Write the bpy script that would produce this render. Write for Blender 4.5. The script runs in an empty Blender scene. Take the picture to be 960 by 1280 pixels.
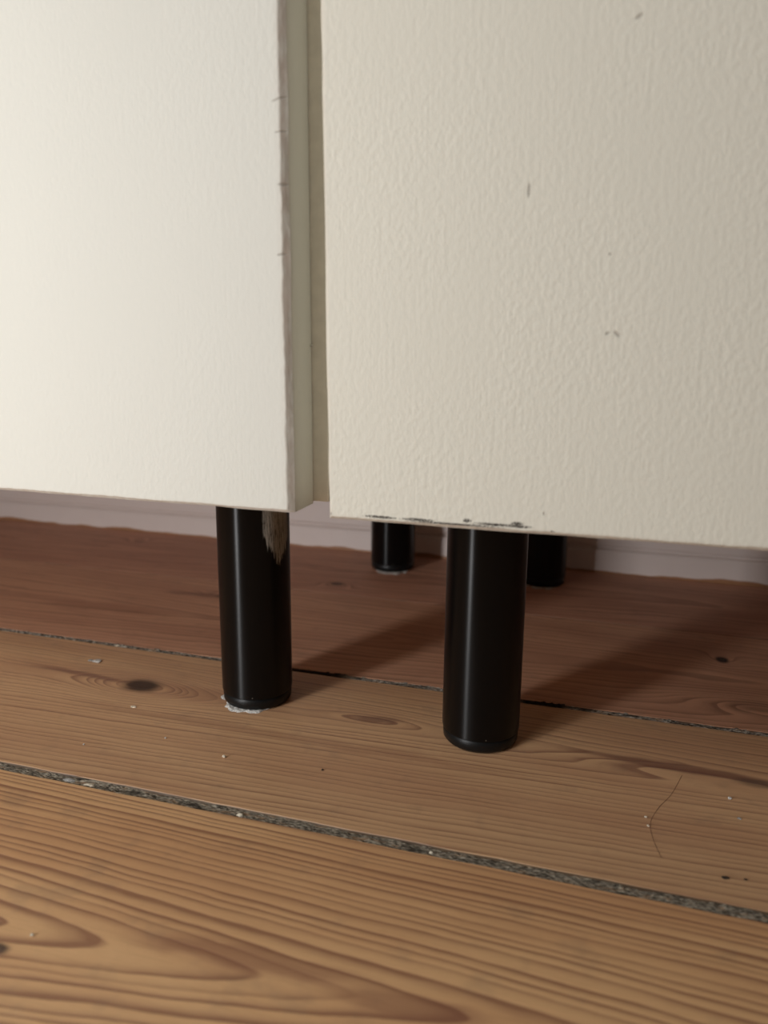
import bpy, bmesh, math, random
from mathutils import Matrix, Vector, noise as mnoise
random.seed(7)
S = bpy.context.scene
COL = S.collection

# ------------------------------------------------------------------ camera
cam_d = bpy.data.cameras.new('camera')
cam = bpy.data.objects.new('camera', cam_d); COL.objects.link(cam)
F_PX = 961.0
cam_d.sensor_fit = 'VERTICAL'; cam_d.sensor_height = 36.0
cam_d.lens = 36.0 * F_PX / 1280.0
cam_d.clip_start = 0.01
right = Vector((0.95730131, 0.28895525, 0.00889147))
down = Vector((0.07004644, -0.20200248, -0.97687691))
fwd = Vector((-0.28047761, 0.93578836, -0.21361753))
m = Matrix((right, -down, -fwd)).transposed().to_4x4()
m.translation = Vector((0, 0, 0.2094))
cam.matrix_world = m
cam_d.dof.use_dof = True
cam_d.dof.focus_distance = 0.405
cam_d.dof.aperture_fstop = 7.5
S.camera = cam

# ------------------------------------------------------------------ world, light, exposure
W = bpy.data.worlds.new('room_light'); S.world = W; W.use_nodes = True
bg = W.node_tree.nodes['Background']
bg.inputs[0].default_value = (1.0, 0.95, 0.88, 1); bg.inputs[1].default_value = 0.06

def area_light(name, loc, target, sx, sy, power, color, spread=180):
    l = bpy.data.lights.new(name, 'AREA'); l.shape = 'RECTANGLE'
    l.size = sx; l.size_y = sy; l.energy = power; l.color = color; l.spread = math.radians(spread)
    o = bpy.data.objects.new(name, l); COL.objects.link(o)
    o.location = loc
    o.rotation_euler = (Vector(target) - Vector(loc)).to_track_quat('-Z', 'Y').to_euler()
    return o
# daylight through the low glazing of a balcony door close by on the left, behind the camera
area_light('balcony_door_daylight', (-0.62, -0.44, 0.26), (-0.38, 0.30, 0.22), 0.11, 0.48, 2.45, (0.99, 0.995, 1.0), 110)
# added soft fill, high up and further back, to brighten floor and doors
area_light('added_overhead_fill', (-1.0, -1.05, 1.70), (-0.12, 0.25, 0.05), 0.9, 0.9, 15.0, (0.99, 0.995, 1.0))

S.view_settings.view_transform = 'Standard'
S.view_settings.look = 'None'
S.view_settings.exposure = 0.06
S.view_settings.gamma = 1.0
S.view_settings.use_curve_mapping = False

# ------------------------------------------------------------------ node helper
class G:
    """small expression builder for shader nodes"""
    def __init__(self, name):
        self.m = bpy.data.materials.new(name); self.m.use_nodes = True
        self.t = self.m.node_tree; self.n = self.t.nodes; self.l = self.t.links
        self.bsdf = self.n['Principled BSDF']
    def put(self, sock, v):
        if isinstance(v, bpy.types.NodeSocket): self.l.new(v, sock)
        elif isinstance(v, (tuple, list)):
            sock.default_value = (*v, 1.0) if len(v) == 3 and len(sock.default_value) == 4 else v
        else: sock.default_value = v
    def op(self, o, a, b=None, c=None, clamp=False):
        n = self.n.new('ShaderNodeMath'); n.operation = o; n.use_clamp = clamp
        self.put(n.inputs[0], a)
        if b is not None: self.put(n.inputs[1], b)
        if c is not None: self.put(n.inputs[2], c)
        return n.outputs[0]
    def add(self, a, b): return self.op('ADD', a, b)
    def sub(self, a, b): return self.op('SUBTRACT', a, b)
    def mul(self, a, b): return self.op('MULTIPLY', a, b)
    def mad(self, a, b, c): return self.op('MULTIPLY_ADD', a, b, c)
    def smooth(self, v, a, b, lo=0.0, hi=1.0):
        n = self.n.new('ShaderNodeMapRange'); n.interpolation_type = 'SMOOTHSTEP'
        self.put(n.inputs[0], v); n.inputs[1].default_value = a; n.inputs[2].default_value = b
        n.inputs[3].default_value = lo; n.inputs[4].default_value = hi
        return n.outputs[0]
    def xyz(self):
        tc = self.n.new('ShaderNodeTexCoord'); s = self.n.new('ShaderNodeSeparateXYZ')
        self.l.new(tc.outputs['Object'], s.inputs[0])
        return [self.mul(s.outputs[i], 1000.0) for i in range(3)]       # millimetres
    def vec(self, x, y, z=0.0):
        n = self.n.new('ShaderNodeCombineXYZ')
        for i, v in enumerate((x, y, z)): self.put(n.inputs[i], v)
        return n.outputs[0]
    def noise(self, vec, scale=1.0, detail=2.0, rough=0.5, color=False):
        n = self.n.new('ShaderNodeTexNoise'); self.put(n.inputs['Vector'], vec)
        n.inputs['Scale'].default_value = scale; n.inputs['Detail'].default_value = detail
        n.inputs['Roughness'].default_value = rough
        return n.outputs['Color' if color else 'Fac']
    def white(self, v):
        n = self.n.new('ShaderNodeTexWhiteNoise'); n.noise_dimensions = '1D'; self.put(n.inputs['W'], v)
        return n.outputs['Value']
    def voronoi(self, vec, scale, out='Distance'):
        n = self.n.new('ShaderNodeTexVoronoi'); self.put(n.inputs['Vector'], vec)
        n.inputs['Scale'].default_value = scale
        return n.outputs[out]
    def mix(self, f, a, b):
        n = self.n.new('ShaderNodeMix'); n.data_type = 'RGBA'; n.clamp_factor = True
        self.put(n.inputs[0], f); self.put(n.inputs[6], a); self.put(n.inputs[7], b)
        return n.outputs[2]
    def ellipse(self, X, Y, cx, cy, a, b, k=0.0):
        """1 at the centre falling to 0; k = slope of the long axis"""
        dx = self.sub(X, cx); dy = self.sub(Y, cy)
        if k: dy = self.sub(dy, self.mul(dx, k))
        d = self.add(self.op('POWER', self.op('ABSOLUTE', self.mul(dx, 1.0 / a)), 2.0),
                     self.op('POWER', self.op('ABSOLUTE', self.mul(dy, 1.0 / b)), 2.0))
        return self.op('EXPONENT', self.mul(d, -1.0))
    def bump(self, h, dist, strength=1.0, prev=None):
        n = self.n.new('ShaderNodeBump'); n.inputs['Strength'].default_value = strength
        n.inputs['Distance'].default_value = dist; self.put(n.inputs['Height'], h)
        if prev is not None: self.l.new(prev, n.inputs['Normal'])
        return n.outputs[0]
    def out(self, color, rough, normal=None, spec=None, coat=None):
        self.put(self.bsdf.inputs['Base Color'], color)
        self.put(self.bsdf.inputs['Roughness'], rough)
        if normal is not None: self.l.new(normal, self.bsdf.inputs['Normal'])
        if spec is not None: self.bsdf.inputs['Specular IOR Level'].default_value = spec
        return self.m

# ------------------------------------------------------------------ materials
def wood(name, early, late, yc=0.0, yslope=0.0, spacing=4.0, e=8.0, m=1 / 60.0, warp=0.8, wscale=1.0, seed=0.0,
         sharp=2.4, knots=(), stains=(), contrast=1.0, tint=(0.42, 0.17, 0.075), tint_amt=0.35, fine=0.15, phase=0.0, far=None, rough=0.42, spec=0.4):
    g = G(name); X, Y, Z = g.xyz()
    P1 = g.vec(g.mul(X, 0.011 * wscale), g.mul(Y, 0.035 * wscale), seed)
    P2 = g.vec(g.mul(X, 0.035 * wscale), g.mul(Y, 0.09 * wscale), seed + 5)
    n1 = g.sub(g.noise(P1, 1.0, 1.0), 0.5); n2 = g.sub(g.noise(P2, 1.0, 2.0), 0.5)
    dy = g.sub(g.sub(Y, yc), g.mul(X, yslope))
    r = g.op('SQRT', g.mad(dy, dy, e * e))
    if far:                                                          # rings get tighter away from the heart side
        r = g.add(r, g.mul(g.mul(r, r), far))
    h = g.add(g.mad(r, 1.0 / spacing, phase), g.mul(X, m))
    h = g.add(h, g.add(g.mul(n1, 2.0 * warp), g.mul(n2, 0.9 * warp)))
    knotmask = None; near = None
    for kx, ky, a, b, amp, dark in knots:
        q = g.ellipse(X, Y, kx, ky, a, b)
        h = g.add(h, g.mul(q, amp))
        near = g.mul(q, 0.9) if near is None else g.add(near, g.mul(q, 0.9))
        core = g.mul(g.smooth(g.add(g.ellipse(X, Y, kx, ky, a * 0.45, b * 0.62), g.mul(n2, 0.5)), 0.25, 0.75), dark)
        knotmask = core if knotmask is None else g.op('MAXIMUM', knotmask, core)
    h = g.add(h, g.mul(g.op('SINE', g.mul(h, 1.7)), 0.22))
    fr = g.op('FRACT', h); fl = g.op('FLOOR', h)
    band = g.mul(g.op('POWER', fr, sharp), g.smooth(fr, 0.88, 1.0, 1.0, 0.0))
    wn = g.white(g.add(fl, seed))
    patchy = g.noise(g.vec(g.mul(X, 0.02), g.mul(Y, 0.12), seed + 9), 1.0, 2.0)
    band = g.mul(g.mul(band, g.mad(wn, 0.9, 0.75)), g.smooth(patchy, 0.25, 0.7, 0.55, 1.15))
    fr2 = g.op('FRACT', g.mul(h, 2.0))
    band2 = g.mul(g.op('POWER', fr2, 3.0), g.smooth(fr2, 0.9, 1.0, fine, 0.0))
    band = g.op('MINIMUM', g.mul(g.add(band, band2), contrast), 1.0)
    if near is not None:                                             # rings show stronger round a knot
        band = g.op('MINIMUM', g.mul(band, g.add(near, 1.0)), 1.0)
    fib = g.noise(g.vec(g.mul(X, 0.035), g.mul(Y, 1.6), seed + 2), 1.0, 3.0, 0.6)
    fib2 = g.noise(g.vec(g.mul(X, 0.25), g.mul(Y, 5.0), seed + 3), 1.0, 2.0, 0.6)
    tone = g.noise(g.vec(g.mul(X, 0.006), g.mul(Y, 0.035), seed + 7), 1.0, 2.0)
    c = g.mix(g.mul(g.smooth(tone, 0.35, 0.7), tint_amt), early, tint)
    c = g.mix(band, c, late)
    c = g.mix(g.mul(g.smooth(fib, 0.45, 0.8), 0.35), c, (early[0] * 0.55, early[1] * 0.5, early[2] * 0.45))
    c = g.mix(g.mul(g.smooth(fib2, 0.52, 0.8), 0.35), c, (early[0] * 0.6, early[1] * 0.55, early[2] * 0.5))
    c = g.mix(g.mul(g.smooth(fib2, 0.5, 0.25), 0.14), c, (0.62, 0.42, 0.24))
    smudge = g.noise(g.vec(g.mul(X, 0.05), g.mul(Y, 0.06), seed + 12), 1.0, 3.0, 0.6)
    c = g.mix(g.mul(g.smooth(smudge, 0.55, 0.75), 0.22), c, (0.20, 0.14, 0.095))      # grubby patches in the varnish
    for sx, sy, a, b, k, amt, col in stains:
        q = g.ellipse(X, g.add(Y, g.mul(n2, b * 2.0)), sx, sy, a, b, k)
        c = g.mix(g.mul(g.smooth(q, 0.15, 0.75), amt), c, col)
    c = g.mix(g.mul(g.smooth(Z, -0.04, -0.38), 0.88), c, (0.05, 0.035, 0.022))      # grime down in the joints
    if knotmask is not None:
        c = g.mix(knotmask, c, (0.035, 0.018, 0.012))
    hgt = g.add(g.mul(band, -0.6), g.mul(fib2, 0.5))
    nb = g.bump(hgt, 0.00018, 0.7)
    ro = g.add(g.mad(fib, 0.15, rough - 0.07), g.mul(band, -0.05))
    return g.out(c, ro, nb, spec=spec)

EARLY = (0.69, 0.41, 0.20); LATE = (0.31, 0.148, 0.078)
RED = (0.22, 0.085, 0.05)
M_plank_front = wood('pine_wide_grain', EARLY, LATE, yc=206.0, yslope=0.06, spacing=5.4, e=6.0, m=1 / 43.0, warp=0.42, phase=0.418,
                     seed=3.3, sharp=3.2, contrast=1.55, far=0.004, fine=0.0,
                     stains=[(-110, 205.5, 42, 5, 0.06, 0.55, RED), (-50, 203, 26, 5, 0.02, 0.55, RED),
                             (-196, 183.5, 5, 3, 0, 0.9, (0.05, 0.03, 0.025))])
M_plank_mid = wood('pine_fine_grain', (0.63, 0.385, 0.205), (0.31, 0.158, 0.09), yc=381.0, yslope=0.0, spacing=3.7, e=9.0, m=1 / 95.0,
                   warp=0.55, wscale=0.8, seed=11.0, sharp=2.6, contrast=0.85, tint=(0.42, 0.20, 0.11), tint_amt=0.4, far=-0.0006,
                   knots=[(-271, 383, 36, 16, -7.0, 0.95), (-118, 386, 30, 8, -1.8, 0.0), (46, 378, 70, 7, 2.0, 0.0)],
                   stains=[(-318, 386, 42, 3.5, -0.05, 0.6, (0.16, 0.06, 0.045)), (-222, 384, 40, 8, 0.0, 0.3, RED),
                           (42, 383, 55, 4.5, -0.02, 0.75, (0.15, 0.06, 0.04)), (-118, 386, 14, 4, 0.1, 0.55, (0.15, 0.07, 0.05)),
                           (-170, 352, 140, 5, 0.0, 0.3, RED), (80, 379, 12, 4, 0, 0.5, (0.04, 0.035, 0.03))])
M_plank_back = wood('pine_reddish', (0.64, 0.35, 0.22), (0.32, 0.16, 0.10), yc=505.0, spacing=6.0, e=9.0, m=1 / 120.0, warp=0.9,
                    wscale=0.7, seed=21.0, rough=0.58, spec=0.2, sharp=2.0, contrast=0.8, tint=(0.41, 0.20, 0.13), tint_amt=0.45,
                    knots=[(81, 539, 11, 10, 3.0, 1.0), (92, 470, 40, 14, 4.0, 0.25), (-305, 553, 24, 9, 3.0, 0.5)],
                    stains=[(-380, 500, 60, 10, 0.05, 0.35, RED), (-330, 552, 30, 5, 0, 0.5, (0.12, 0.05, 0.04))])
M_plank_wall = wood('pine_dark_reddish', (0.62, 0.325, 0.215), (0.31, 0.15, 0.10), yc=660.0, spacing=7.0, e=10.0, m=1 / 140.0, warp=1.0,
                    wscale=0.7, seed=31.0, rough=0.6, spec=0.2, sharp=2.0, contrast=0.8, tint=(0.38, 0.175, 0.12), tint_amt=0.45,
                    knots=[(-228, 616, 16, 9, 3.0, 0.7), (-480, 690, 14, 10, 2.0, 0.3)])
M_plank_plain = wood('pine_floor', EARLY, LATE, yc=20.0, spacing=4.4, e=8.0, m=1 / 70.0, warp=0.8, seed=41.0)

def filler_material(name, light, gaps=()):
    g = G(name); X, Y, Z = g.xyz()
    a = g.noise(g.vec(g.mul(X, 0.42), g.mul(Y, 1.5), g.mul(Z, 1.0)), 1.0, 4.0, 0.7)
    b = g.noise(g.vec(g.mul(X, 0.09), g.mul(Y, 0.3), 4.0), 1.0, 3.0, 0.6)
    c = g.mix(g.smooth(a, 0.34, 0.62), (0.02, 0.016, 0.012), light)
    c = g.mix(g.smooth(a, 0.57, 0.72), c, (0.62, 0.56, 0.46))
    c = g.mix(g.mul(g.smooth(b, 0.50, 0.36), 0.8), c, (0.028, 0.022, 0.016))
    c = g.mix(g.mul(g.smooth(b, 0.56, 0.66), 0.5), c, (0.34, 0.19, 0.09))
    for x0, w in gaps:                                               # lengths where the filling has fallen out
        c = g.mix(g.smooth(g.ellipse(X, 0.0, x0, 0.0, w, 1.0), 0.3, 0.7), c, (0.02, 0.014, 0.01))
    return g.out(c, 0.9, g.bump(a, 0.0008, 0.9), spec=0.2)
M_filler = filler_material('joint_dirt', (0.42, 0.36, 0.27))
M_filler_pale = filler_material('joint_dirt_pale', (0.46, 0.41, 0.34), [(-178, 26), (-30, 16)])

def paint(name, marks=(), chips=(), seed=0.0, relief=0.6, tone=(0.59, 0.565, 0.49)):
    g = G(name); X, Y, Z = g.xyz()
    lump = g.noise(g.vec(g.mul(X, 0.50), g.mul(Y, 0.50), g.mad(Z, 0.33, seed)), 1.0, 2.0, 0.55)
    streak = g.noise(g.vec(g.mul(X, 0.75), g.mul(Y, 0.75), g.mad(Z, 0.035, seed)), 1.0, 3.0, 0.6)
    wide = g.noise(g.vec(g.mul(X, 0.02), 0.0, g.mad(Z, 0.012, seed)), 1.0, 2.0)
    grit = g.noise(g.vec(g.mul(X, 0.8), g.mul(Y, 0.8), g.mad(Z, 0.8, seed)), 1.0, 2.0, 0.5)
    pim = g.smooth(grit, 0.70, 0.80)
    hgt = g.add(g.add(g.mul(g.smooth(lump, 0.25, 0.75), g.smooth(wide, 0.3, 0.65, 0.45, 1.0)), g.mul(streak, 0.75)), g.mul(pim, 0.5))
    c = g.mix(wide, tone, tuple(min(1, v * 1.035) for v in tone))
    att = g.n.new('ShaderNodeAttribute'); att.attribute_name = 'wear'
    w = g.op('MULTIPLY', att.outputs['Fac'], g.smooth(g.noise(g.vec(g.mul(X, 0.25), g.mul(Y, 0.25), g.mul(Z, 0.1)), 1.0, 3.0), 0.3, 0.6, 0.35, 0.95))
    c = g.mix(w, c, (0.47, 0.375, 0.31))
    front = g.smooth(Y, 4.0, 2.0)
    for mx, mz, a, b, k in marks:                                     # nicks pressed into the paint
        q = g.mul(g.smooth(g.ellipse(X, Z, mx, mz, a, b, k), 0.2, 0.8), front)
        hgt = g.sub(hgt, g.mul(q, 2.6))
        c = g.mix(g.mul(q, 0.55), c, (0.25, 0.22, 0.18))
    cn = g.noise(g.vec(g.mul(X, 1.9), g.mul(Y, 1.0), g.mul(Z, 2.0)), 1.0, 3.0, 0.7)
    for cx, cz, a, b in chips:                                       # chips that show the black board
        q = g.ellipse(X, Z, cx, cz, a, b)
        k = g.mul(g.smooth(g.mul(q, g.add(cn, 0.30)), 0.68, 0.76), front)
        hgt = g.sub(hgt, g.mul(k, 0.8))
        c = g.mix(k, c, (0.03, 0.024, 0.02))
    return g.out(c, 0.56, g.bump(hgt, 0.00030, relief), spec=0.28)

def lx(x, x0): return x - x0

def plain(name, col, rough=0.5, spec=0.4, nscale=0.3, namp=0.12, bump=0.0):
    g = G(name); X, Y, Z = g.xyz()
    n = g.noise(g.vec(X, Y, Z), nscale, 3.0)
    c = g.mix(g.smooth(n, 0.3, 0.7), tuple(v * (1 - namp) for v in col), tuple(min(1, v * (1 + namp)) for v in col))
    return g.out(c, rough, g.bump(n, 0.0004, bump) if bump else None, spec=spec)

M_carcass = plain('cream_board', (0.80, 0.76, 0.66), 0.5, 0.35, 0.2, 0.04, 0.2)
M_wall = plain('white_wall_paint', (0.70, 0.68, 0.64), 0.7, 0.3, 0.1, 0.03, 0.3)

def leg_material(smear):
    g = G('black_plastic_with_paint_smear' if smear else 'black_plastic'); X, Y, Z = g.xyz()
    n = g.noise(g.vec(g.mul(X, 0.5), g.mul(Y, 0.5), g.mul(Z, 0.02)), 1.0, 2.0)
    c = g.mix(n, (0.002, 0.002, 0.0022), (0.0035, 0.0032, 0.0032))
    v = g.voronoi(g.vec(X, Y, g.mad(Z, 0.8, 3.0)), 0.13)
    pick = g.white(g.voronoi(g.vec(X, Y, g.mad(Z, 0.8, 3.0)), 0.13, 'Color'))
    speck = g.mul(g.smooth(v, 0.055, 0.03), g.smooth(pick, 0.72, 0.75))
    c = g.mix(g.mul(speck, 0.6), c, (0.30, 0.27, 0.22))
    rough = g.mad(n, 0.04, 0.31)
    if smear:
        ang = g.op('ARCTAN2', X, g.mul(Y, -1.0))                       # 0 at the front, + to the right
        br = g.noise(g.vec(g.mul(ang, 20.0), 0.0, g.mul(Z, 0.11)), 1.0, 4.0, 0.75)
        br2 = g.noise(g.vec(g.mul(ang, 5.0), 0.0, g.mul(Z, 0.06)), 1.0, 2.0, 0.6)
        edge = g.mad(br, 22.0, g.mul(br2, 8.0))
        lowline = g.sub(g.mul(g.op('ABSOLUTE', g.sub(ang, 1.22)), 30.0), g.add(edge, -103.0))    # lower limit in mm
        mk = g.mul(g.smooth(g.sub(Z, lowline), -1.0, 2.0), g.smooth(g.add(ang, g.mul(br, 0.22)), 0.80, 0.90))
        mk = g.mul(mk, g.smooth(ang, 1.75, 1.5))
        mk = g.mul(mk, g.smooth(br, 0.33, 0.55, 0.15, 1.0))
        c = g.mix(g.mul(mk, 0.9), c, (0.36, 0.34, 0.30))
        rough = g.add(rough, g.mul(mk, 0.4))
    tg = g.n.new('ShaderNodeTangent'); tg.direction_type = 'RADIAL'; tg.axis = 'Z'
    g.bsdf.inputs['Anisotropic'].default_value = 1.0
    g.bsdf.inputs['Anisotropic Rotation'].default_value = 0.25
    g.l.new(tg.outputs[0], g.bsdf.inputs['Tangent'])
    return g.out(c, rough, None, spec=0.25)
M_leg = leg_material(False); M_leg_smear = leg_material(True)
M_foot = plain('black_rubber', (0.006, 0.006, 0.006), 0.38, 0.25)

def baseboard_material():
    g = G('white_gloss_baseboard'); X, Y, Z = g.xyz()
    n = g.noise(g.vec(g.mul(X, 0.014), 0.0, 0.0), 1.0, 3.0, 0.45)
    c = g.mix(g.noise(g.vec(X, Y, Z), 0.05, 2.0), (0.70, 0.605, 0.565), (0.74, 0.65, 0.61))
    lim = g.mul(g.smooth(n, 0.30, 0.72), 4.5)
    c = g.mix(g.smooth(g.sub(Z, lim), 0.8, -0.4), c, (0.36, 0.18, 0.09))
    return g.out(c, 0.4, None, spec=0.4)
M_base = baseboard_material()
def flake(name, col): return plain(name, col, 0.8, 0.25, 1.2, 0.35, 0.5)
M_white_flake = flake('dried_white_paint', (0.56, 0.54, 0.50))
M_cream_chip = flake('cream_chip', (0.72, 0.64, 0.50))
M_grey_chip = flake('grey_chip', (0.36, 0.34, 0.31))
M_dark_bit = flake('dark_grit', (0.05, 0.035, 0.025))
M_hair = plain('dark_hair', (0.12, 0.06, 0.035), 0.5)
M_under = plain('dark_subfloor', (0.02, 0.016, 0.013), 0.9, 0.1)

# ------------------------------------------------------------------ mesh helpers
def obj(name, bm, mat, parent=None, loc=(0, 0, 0), smooth=False):
    me = bpy.data.meshes.new(name); bm.normal_update(); bm.to_mesh(me); bm.free()
    me.materials.append(mat)
    if smooth:
        for p in me.polygons: p.use_smooth = True
    o = bpy.data.objects.new(name, me); COL.objects.link(o); o.location = loc
    if parent: o.parent = parent
    return o
def tag(o, label=None, cat=None, group=None, kind=None):
    for k, v in (('label', label), ('category', cat), ('group', group), ('kind', kind)):
        if v: o[k] = v
    return o
def empty(name, loc):
    o = bpy.data.objects.new(name, None); COL.objects.link(o); o.location = loc; o.empty_display_size = 0.05
    return o
def box(x0, x1, y0, y1, z0, z1, bev=0.0):
    bm = bmesh.new(); bmesh.ops.create_cube(bm, size=1.0)
    for v in bm.verts:
        v.co = Vector(((x0 + x1) / 2 + v.co.x * (x1 - x0), (y0 + y1) / 2 + v.co.y * (y1 - y0), (z0 + z1) / 2 + v.co.z * (z1 - z0)))
    if bev: bmesh.ops.bevel(bm, geom=bm.edges[:], offset=bev, segments=2, affect='EDGES', profile=0.5)
    return bm
def lathe(prof, n=64):
    bm = bmesh.new(); rings = []
    for r, z in prof:
        rings.append([bm.verts.new((r * math.cos(2 * math.pi * k / n), r * math.sin(2 * math.pi * k / n), z)) for k in range(n)])
    for a, b in zip(rings, rings[1:]):
        for k in range(n): bm.faces.new((a[k], a[(k + 1) % n], b[(k + 1) % n], b[k]))
    bm.faces.new(rings[0][::-1]); bm.faces.new(rings[-1])
    return bm

# ------------------------------------------------------------------ floor
X0, X1 = -1.9, 1.5
floor = obj('floor', box(X0, X1, -1.65, 0.80, -0.06, -0.026), M_under)
tag(floor, kind='structure')
JOINTS = [0.1285, 0.2815, 0.4345, 0.590]          # centre lines of the joints in view
def plank_mesh(y0, y1, seed, detail=True):
    """board with slightly ragged, softened long edges"""
    bm = bmesh.new()
    xs = []
    x = X0
    while x < X1 - 1e-6:
        xs.append(x); x += 0.006 if (detail and -0.85 < x < 0.42) else 0.12
    xs.append(X1)
    rows = []
    for x in xs:
        j0 = mnoise.noise((x * 45, seed, 0.0)) * 0.0005 + mnoise.noise((x * 190, seed, 3.0)) * 0.0003
        j1 = mnoise.noise((x * 45, seed, 7.0)) * 0.0005 + mnoise.noise((x * 190, seed, 9.0)) * 0.0003
        a, b = y0 + j0, y1 + j1
        pr = [(a, -0.025), (a, -0.0012), (a + 0.0002, -0.0004), (a + 0.0006, 0.0), (b - 0.0006, 0.0), (b - 0.0002, -0.0004), (b, -0.0012), (b, -0.025)]
        rows.append([bm.verts.new((x, y, z)) for y, z in pr])
    for r, s in zip(rows, rows[1:]):
        for k in range(8): bm.faces.new((r[k], s[k], s[(k + 1) % 8], r[(k + 1) % 8]))
    bm.faces.new(rows[0]); bm.faces.new(rows[-1][::-1])
    bmesh.ops.recalc_face_normals(bm, faces=bm.faces[:])
    return bm
GAP = {0.1285: 0.0022, 0.2815: 0.0029, 0.4345: 0.0021, 0.590: 0.00025}
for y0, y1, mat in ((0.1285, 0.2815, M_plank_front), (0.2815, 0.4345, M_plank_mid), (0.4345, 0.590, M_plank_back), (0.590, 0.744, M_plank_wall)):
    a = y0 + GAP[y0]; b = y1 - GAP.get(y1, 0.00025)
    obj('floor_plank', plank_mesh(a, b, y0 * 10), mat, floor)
first = None
for k in range(11):
    yb = 0.1285 - 0.153 * k - 0.153
    if first is None:
        first = obj('floor_plank', plank_mesh(0.002, 0.151, 5.5, False), M_plank_plain, floor, (0, yb, 0))
    else:
        c = first.copy(); COL.objects.link(c); c.parent = floor; c.location = (0, yb, 0)

def joint(yc, half, zc, amp, seed, mat):
    bm = bmesh.new(); nx, ny = 1300, 7
    xs = [-0.9 + 1.32 * i / nx for i in range(nx + 1)]
    g = []
    for x in xs:
        row = []
        for j in range(ny + 1):
            y = yc - half + 2 * half * j / ny
            h = mnoise.noise((x * 420, y * 900, seed)) * 0.6 + mnoise.noise((x * 110, y * 300, seed + 4)) * 0.7 + mnoise.noise((x * 28, 0, seed + 8)) * 0.5
            row.append(bm.verts.new((x, y, zc + amp * h)))
        g.append(row)
    for a, b in zip(g, g[1:]):
        for j in range(ny): bm.faces.new((a[j], b[j], b[j + 1], a[j + 1]))
    bot = [[bm.verts.new((x, yc - half, -0.02)) , bm.verts.new((x, yc + half, -0.02))] for x in (xs[0], xs[-1])]
    bm.faces.new((bot[0][0], bot[1][0], bot[1][1], bot[0][1]))
    o = obj('joint_filler', bm, mat, floor); o['kind'] = 'stuff'
    return o
joint(0.2815, 0.0038, -0.0009, 0.0010, 1.0, M_filler)
joint(0.4345, 0.0030, -0.0004, 0.0012, 2.0, M_filler_pale)

# ------------------------------------------------------------------ wall and baseboard
wall = obj('wall_back', box(X0, X1, 0.741, 0.80, -0.026, 1.4), M_wall); tag(wall, kind='structure')
prof = [(0.741, 0.0), (0.727, 0.0), (0.727, 0.0205), (0.7278, 0.0222), (0.7305, 0.0235), (0.7305, 0.0248), (0.7285, 0.0262),
        (0.7280, 0.028), (0.7280, 0.078), (0.7300, 0.082), (0.7350, 0.085), (0.736, 0.092), (0.741, 0.095)]
bm = bmesh.new()
ra = [bm.verts.new((X0, y, z)) for y, z in prof]; rb = [bm.verts.new((X1, y, z)) for y, z in prof]
for k in range(len(prof)):
    j = (k + 1) % len(prof); bm.faces.new((ra[k], rb[k], rb[j], ra[j]))
bm.faces.new(ra[::-1]); bm.faces.new(rb)
bmesh.ops.recalc_face_normals(bm, faces=bm.faces[:])
tag(obj('baseboard_back', bm, M_base), kind='structure')

# ------------------------------------------------------------------ cabinets
YF, TH = 0.295, 0.0225
def door_mesh(bl, br, tl, tr, cl, seed):
    """door slab in x-z: four outline corners; cl = (left, right, bottom) width of the worn, softened front edge"""
    bm = bmesh.new(); wear = bm.verts.layers.float.new('wear')
    def side(p, q, n): return [(p[0] + (q[0] - p[0]) * i / n, p[1] + (q[1] - p[1]) * i / n) for i in range(n)]
    nb, ns, nt = 300, 240, 8
    pts = [(p, 'b') for p in side(bl, br, nb)] + [(p, 'r') for p in side(br, tr, ns)] + [(p, 't') for p in side(tr, tl, nt)] + [(p, 'l') for p in side(tl, bl, ns)]
    n = len(pts)
    cw = {'b': cl[2], 't': 0.0015, 'l': cl[0], 'r': cl[1]}
    W_, H_ = br[0] - bl[0], tl[1] - bl[1]
    rings = []
    # (share of the bevel inset, share of its depth, wear)
    spec = [(0.0, None, 0.0), (0.0, 1.15, 0.0), (0.06, 0.85, 0.55), (0.5, 0.42, 1.0), (0.92, 0.07, 0.75), (1.12, 0.0, 0.25), (1.9, 0.0, 0.0)]
    for fi, fy, wv in spec:
        ring = []
        dl, dr, db, dt = cw['l'] * fi, cw['r'] * fi, cw['b'] * fi, cw['t'] * fi
        for (x, z), s in pts:
            u = (x - bl[0]) / W_; v_ = (z - bl[1]) / H_
            nx = x + dl * (1 - u) - dr * u; nz = z + db * (1 - v_) - dt * v_          # inset outline, mitred at the corners
            j = 0.0
            if 0.3 < fi < 1.5:
                j = cw[s] * fi * (0.22 * mnoise.noise((x * 90 + seed, z * 90, 1)) + 0.16 * mnoise.noise((x * 320, z * 320, seed)))
            elif fy is not None and fi < 0.3:
                j = 0.0003 * mnoise.noise((x * 60, z * 60, seed + 3))
            if s == 'b': nz += j
            elif s == 'r': nx -= j
            elif s == 'l': nx += j
            y = TH if fy is None else cw[s] * fy
            v = bm.verts.new((nx, y, nz)); v[wear] = wv * (0.8 if s == 'r' else 0.65 if s == 'b' else 0.3)
            ring.append(v)
        rings.append(ring)
    for a, b in zip(rings, rings[1:]):
        for k in range(n): bm.faces.new((a[k], a[(k + 1) % n], b[(k + 1) % n], b[k]))
    bm.faces.new(rings[0][::-1]); bm.faces.new(rings[-1])
    bmesh.ops.recalc_face_normals(bm, faces=bm.faces[:])
    return bm

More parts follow.
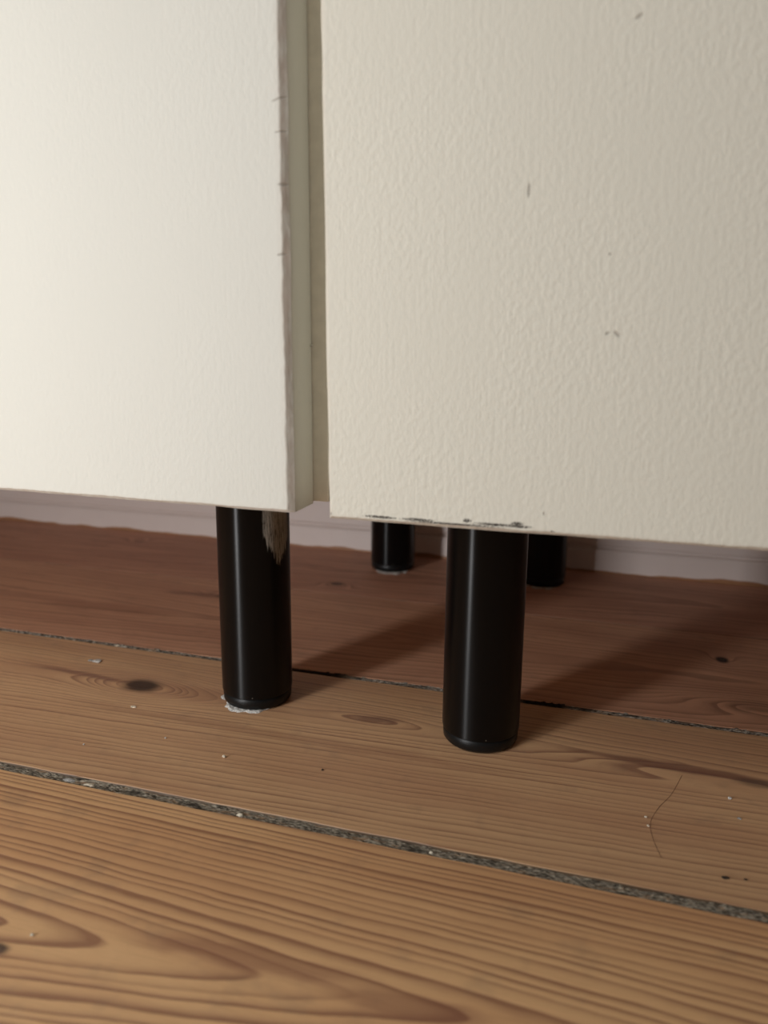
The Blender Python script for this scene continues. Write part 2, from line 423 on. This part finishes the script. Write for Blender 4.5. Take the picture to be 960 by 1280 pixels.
R = 0.0208
def leg_body(h):
    return lathe([(R - 0.0012, 0.0070), (R - 0.0003, 0.0074), (R, 0.0084), (R, h)], 72)
def leg_foot():
    return lathe([(R - 0.0035, 0.0), (R - 0.0018, 0.0006), (R - 0.0007, 0.0020), (R - 0.0005, 0.0062), (R - 0.0011, 0.0070)], 72)
H_BOT = 0.1395
proto_body = proto_foot = None
def add_leg(cab, x, y, mat, label=None):
    global proto_body, proto_foot
    if proto_body is None or mat is not M_leg:
        b = obj('leg', leg_body(H_BOT), mat, cab, (x - cab.location.x, y - cab.location.y, 0), True)
        f = obj('foot', leg_foot(), M_foot, b, (0, 0, 0), True)
        for o in (b, f):
            bpy.context.view_layer.objects.active = o
            o.data.set_sharp_from_angle(angle=math.radians(40))
        if mat is M_leg: proto_body, proto_foot = b, f
    else:
        b = proto_body.copy(); COL.objects.link(b); b.parent = cab; b.location = (x - cab.location.x, y - cab.location.y, 0)
        f = proto_foot.copy(); COL.objects.link(f); f.parent = b
    if label: b['label'] = label
    return b

def cabinet(name, label, x0, x1, door, marks, chips, legs, seed, relief, cl, tone):
    cx = (x0 + x1) / 2
    cab = empty(name, (cx, YF, 0)); tag(cab, label, 'cabinet', 'cabinets side by side')
    pm = paint('cream_brushed_paint', [(a - cx * 1000, b, c, d, k) for a, b, c, d, k in marks],
               [(a - cx * 1000, b, c, d) for a, b, c, d in chips], seed, relief, tone)
    bl, br, tl, tr = [(p[0] - cx, p[1]) for p in door]
    obj('door', door_mesh(bl, br, tl, tr, cl, seed), pm, cab)
    if seed < 3:                                                     # bit of lint caught on the back edge of the door
        bmv = bmesh.new(); bmesh.ops.create_icosphere(bmv, subdivisions=2, radius=1.0)
        for v in bmv.verts:
            k = 1 + 0.6 * mnoise.noise(v.co * 1.7)
            v.co = Vector((v.co.x * k * 0.0012, v.co.y * k * 0.0008, v.co.z * k * 0.0005))
        lint = obj('lint', bmv, M_white_flake, cab, (-0.1288 - cx, TH - 0.0005, LINT_Z)); lint['label'] = 'scrap of white lint'
    ya, yb = TH + 0.0006, 0.700 - YF
    a, b, zt = x0 - cx, x1 - cx, 0.845
    obj('side_panel', box(a, a + 0.016, ya, yb, H_BOT, zt, 0.0004), M_carcass, cab)
    obj('side_panel', box(b - 0.016, b, ya, yb, H_BOT, zt, 0.0004), M_carcass, cab)
    obj('bottom_panel', box(a + 0.016, b - 0.016, ya, yb, H_BOT, H_BOT + 0.016), M_carcass, cab)
    obj('top_panel', box(a + 0.016, b - 0.016, ya, yb, zt - 0.016, zt), M_carcass, cab)
    obj('back_panel', box(a + 0.016, b - 0.016, yb - 0.004, yb, H_BOT + 0.016, zt - 0.016), M_carcass, cab)
    for lxx, ly, mat, lab in legs: add_leg(cab, lxx, ly, mat, lab)
    return cab

GX = -0.1210
LINT_Z = 0.2084
ZT = 0.842
left = cabinet('cabinet', 'cream painted cabinet on the left whose door has a worn exposed right edge', GX - 0.8, GX - 0.0004,
        [(-0.911, 0.1412), (-0.1287, 0.1386), (-0.911, ZT), (-0.1305, ZT)],
        [(-132, 300.6, 3, 0.5, 0.3), (-131, 269.9, 2, 0.7, 0), (-131.9, 243.8, 2, 0.6, 0.1), (-131.5, 289, 2.5, 0.4, 0.1)],
        [],
        [(-0.196, 0.3915, M_leg_smear, 'black leg with grey paint smeared near its top'), (-0.1955, 0.683, M_leg, None), (-0.856, 0.3915, M_leg, None), (-0.856, 0.6895, M_leg, None)],
        1.7, 0.30, (0.0015, 0.0027, 0.0012), (0.655, 0.645, 0.58))  # less creamy tone: cool window reflection put into this door's paint colour
right_c = cabinet('cabinet', 'cream painted cabinet on the right with black chips along its door bottom', GX + 0.0004, GX + 0.5995,
        [(-0.1126, 0.1374), (0.4745, 0.1388), (-0.1205, ZT), (0.4700, ZT)],
        [(-35.3, 263.4, 0.55, 2.6, 0), (-1.6, 213.5, 1.2, 0.9, -0.6), (-5.0, 213.8, 0.9, 0.6, 0.2), (-1.8, 315.9, 1.4, 0.7, 0.5), (-24, 146, 0.4, 0.8, 0), (-6, 241, 0.5, 0.5, 0)],
        [(-90, 139.8, 17, 1.5), (-74, 139.9, 17, 1.5), (-43, 140.2, 20, 1.5), (-34, 140.2, 14, 1.6), (-54, 141.0, 4, 2.0), (-34, 141.3, 6, 1.8), (-60, 139.2, 45, 1.1), (-111.6, 139.6, 0.7, 1.6), (-20.5, 139.2, 2.0, 0.6)],
        [(-0.0592, 0.3845, M_leg, None), (-0.0545, 0.681, M_leg, None), (0.417, 0.3915, M_leg, None), (0.417, 0.6895, M_leg, None)],
        5.9, 0.50, (0.0012, 0.0015, 0.0013), (0.69, 0.665, 0.572))

# ------------------------------------------------------------------ dried paint, crumbs, hair
def crust(name, mat, cx, cy, r0, r1, a0, a1, seed, h=0.0008):
    """irregular thin crust round the foot of a leg, between two angles (degrees, 0 = +x)"""
    bm = bmesh.new(); n = max(14, int((a1 - a0) / 2)); rows = []
    for i in range(n + 1):
        t = i / n; a = math.radians(a0 + (a1 - a0) * t)
        fade = math.sin(math.pi * min(max(t, 0.04), 0.96)) ** 0.5
        ro = r0 + (r1 - r0) * fade * (0.62 + 0.9 * mnoise.noise((t * 5, seed, 0)) + 0.3 * mnoise.noise((t * 15, seed, 5)))
        row = []
        for j in range(5):
            r = r0 + (max(ro, r0 + 0.0005) - r0) * j / 4
            z = h * (0.75 + 0.6 * mnoise.noise((t * 25, j * 0.9, seed))) if 0 < j < 4 else (0.00005 if j == 4 else h)
            row.append(bm.verts.new((r * math.cos(a), r * math.sin(a), max(z, 0.00005))))
        rows.append(row)
    for p, q in zip(rows, rows[1:]):
        for j in range(4): bm.faces.new((p[j], p[j + 1], q[j + 1], q[j]))
    ext = bmesh.ops.extrude_face_region(bm, geom=bm.faces[:])
    for v in [e for e in ext['geom'] if isinstance(e, bmesh.types.BMVert)]: v.co.z = 0.0
    bmesh.ops.recalc_face_normals(bm, faces=bm.faces[:])
    return obj(name, bm, mat, None, (cx, cy, 0.00005))
def c_tag(o, label, cat): return tag(o, label, cat)
c_tag(crust('paint_patch', M_white_flake, -0.196, 0.3915, R - 0.0035, R + 0.0045, 185, 322, 1.3), 'crust of dried white paint around the foot of the smeared leg', 'paint patch')
c_tag(crust('paint_patch', M_white_flake, -0.1955, 0.683, R - 0.0035, R + 0.006, 235, 330, 2.6), 'pale dried paint patch at the foot of the rear leg in front of baseboard, left', 'paint patch')
c_tag(crust('paint_patch', M_white_flake, -0.0545, 0.681, R - 0.0035, R + 0.005, 215, 318, 4.1), 'dim dried paint patch at the foot of the rear leg, right', 'paint patch')

def crumb(name, mat, x, y, sx, sy, sz, rot, seed, label, cat, z=0.0):
    bm = bmesh.new(); bmesh.ops.create_icosphere(bm, subdivisions=2, radius=1.0)
    for v in bm.verts:
        k = 1.0 + 0.5 * mnoise.noise((v.co.x * 1.6 + seed, v.co.y * 1.6, v.co.z * 1.6))
        v.co = Vector((v.co.x * k * sx, v.co.y * k * sy, v.co.z * sz))
    zm = min(v.co.z for v in bm.verts)
    for v in bm.verts: v.co.z -= zm
    o = obj(name, bm, mat, None, (x, y, z)); o.rotation_euler = (0, 0, rot)
    return tag(o, label, cat)
CR = [
    ('paint_flake', M_white_flake, -320.8, 405.8, 3.6, 2.4, 0.5, 0.1, 'white paint flake lying on the plank behind the dark knot', 'flake'),
    ('paint_flake', M_grey_chip, -326.0, 405.5, 1.8, 1.6, 0.4, 0.3, 'small grey flake touching the left end of the white paint flake', 'flake'),
    ('crumb', M_cream_chip, -181.5, 322, 0.9, 0.8, 0.7, 0, 'pale crumb alone on the plank in front of the smeared leg', 'crumb'),
    ('paint_flake', M_cream_chip, -259, 356.3, 1.7, 1.2, 0.3, 0, 'thin cream flake lying just in front of the dark knot', 'flake'),
    ('crumb', M_white_flake, -258.4, 311, 0.5, 0.5, 0.4, 0, 'tiny white speck near the joint at the left edge', 'crumb'),
    ('crumb', M_white_flake, -221, 330, 0.5, 0.5, 0.4, 0, 'tiny white speck in front of the knot, nearer the smeared leg', 'crumb'),
    ('crumb', M_white_flake, 64.2, 360.9, 0.9, 0.9, 0.6, 0, 'white crumb at the right edge, brightest on that side', 'crumb'),
    ('crumb', M_grey_chip, 66.3, 345.1, 0.9, 0.7, 0.4, 0, 'dull grey crumb just in front of the white crumb at right', 'crumb'),
    ('crumb', M_cream_chip, 25.6, 333.5, 0.7, 0.5, 0.4, 0, 'rear one of two cream specks beside the dark hair', 'crumb'),
    ('crumb', M_cream_chip, 26.4, 326.9, 0.6, 0.5, 0.4, 0, 'front one of two cream specks beside the dark hair', 'crumb'),
    ('grit', M_dark_bit, -128.7, 326, 0.6, 0.6, 0.4, 0, 'single dark grit speck between the two front legs', 'grit'),
    ('grit', M_dark_bit, 55, 300.1, 1.6, 0.9, 0.4, 0.2, 'larger dark grit bit near the joint at the right edge', 'grit'),
    ('grit', M_dark_bit, 62.9, 301.6, 0.7, 0.5, 0.3, 0, 'smaller dark grit bit right of the larger one', 'grit'),
    ('crumb', M_cream_chip, -188.3, 191.6, 0.6, 0.6, 0.5, 0, 'yellowish crumb on the nearest plank at lower left', 'crumb'),
]
for i, (nm, mt, x, y, sx, sy, sz, rot, lab, cat) in enumerate(CR):
    crumb(nm, mt, x / 1000, y / 1000, sx / 1000, sy / 1000, sz / 1000, rot, i * 2.3, lab, cat)
JC = [
    ('wood_chip', M_cream_chip, -232.0, 280.6, 4.0, 1.5, 0.8, 0.0, 'long cream chip lodged in the front floor joint', 'chip'),
    ('pebble', M_grey_chip, -244.0, 281.4, 3.6, 1.9, 0.9, 0.0, 'grey lump lodged in the joint left of the cream chip', 'pebble'),
    ('crumb', M_cream_chip, -151.0, 280.6, 1.7, 1.4, 1.0, 0.0, 'round cream crumb in the middle of the front floor joint', 'crumb'),
    ('paint_flake', M_cream_chip, -326.0, 434.6, 2.2, 1.6, 1.0, 0.2, 'cream flake standing up in the rear floor joint', 'flake'),
    ('crumb', M_cream_chip, -62.0, 281.0, 1.0, 0.9, 0.9, 0.0, 'small cream crumb in the front joint below the right front leg', 'crumb'),
]
for i, (nm, mt, x, y, sx, sy, sz, rot, lab, cat) in enumerate(JC):
    crumb(nm, mt, x / 1000, y / 1000, sx / 1000, sy / 1000, sz / 1000, rot, 40 + i * 2.3, lab, cat, z=-0.0019)

HP = [(44, 376), (38, 357), (31.5, 343), (27.5, 330), (28.2, 318), (31, 306)]
def catmull(p, n=8):
    out = []
    for i in range(len(p) - 1):
        a, b, c, d = (Vector(p[max(i - 1, 0)]), Vector(p[i]), Vector(p[i + 1]), Vector(p[min(i + 2, len(p) - 1)]))
        for k in range(n):
            t = k / n
            out.append(0.5 * ((2 * b) + (c - a) * t + (2 * a - 5 * b + 4 * c - d) * t * t + (3 * b - a - 3 * c + d) * t ** 3))
    return out + [Vector(p[-1])]
bm = bmesh.new(); rings = []; path = catmull(HP); rad = 0.000085
for i, p in enumerate(path):
    d = (path[min(i + 1, len(path) - 1)] - path[max(i - 1, 0)]).normalized(); nn = Vector((-d.y, d.x))
    rings.append([bm.verts.new((p.x / 1000 + nn.x * rad * math.cos(a), p.y / 1000 + nn.y * rad * math.cos(a), rad + rad * math.sin(a)))
                  for a in [2 * math.pi * k / 5 for k in range(5)]])
for a, b in zip(rings, rings[1:]):
    for k in range(5): bm.faces.new((a[k], b[k], b[(k + 1) % 5], a[(k + 1) % 5]))
bmesh.ops.recalc_face_normals(bm, faces=bm.faces[:])
tag(obj('hair', bm, M_hair), 'thin curved dark hair lying on the plank right of the front leg', 'hair')
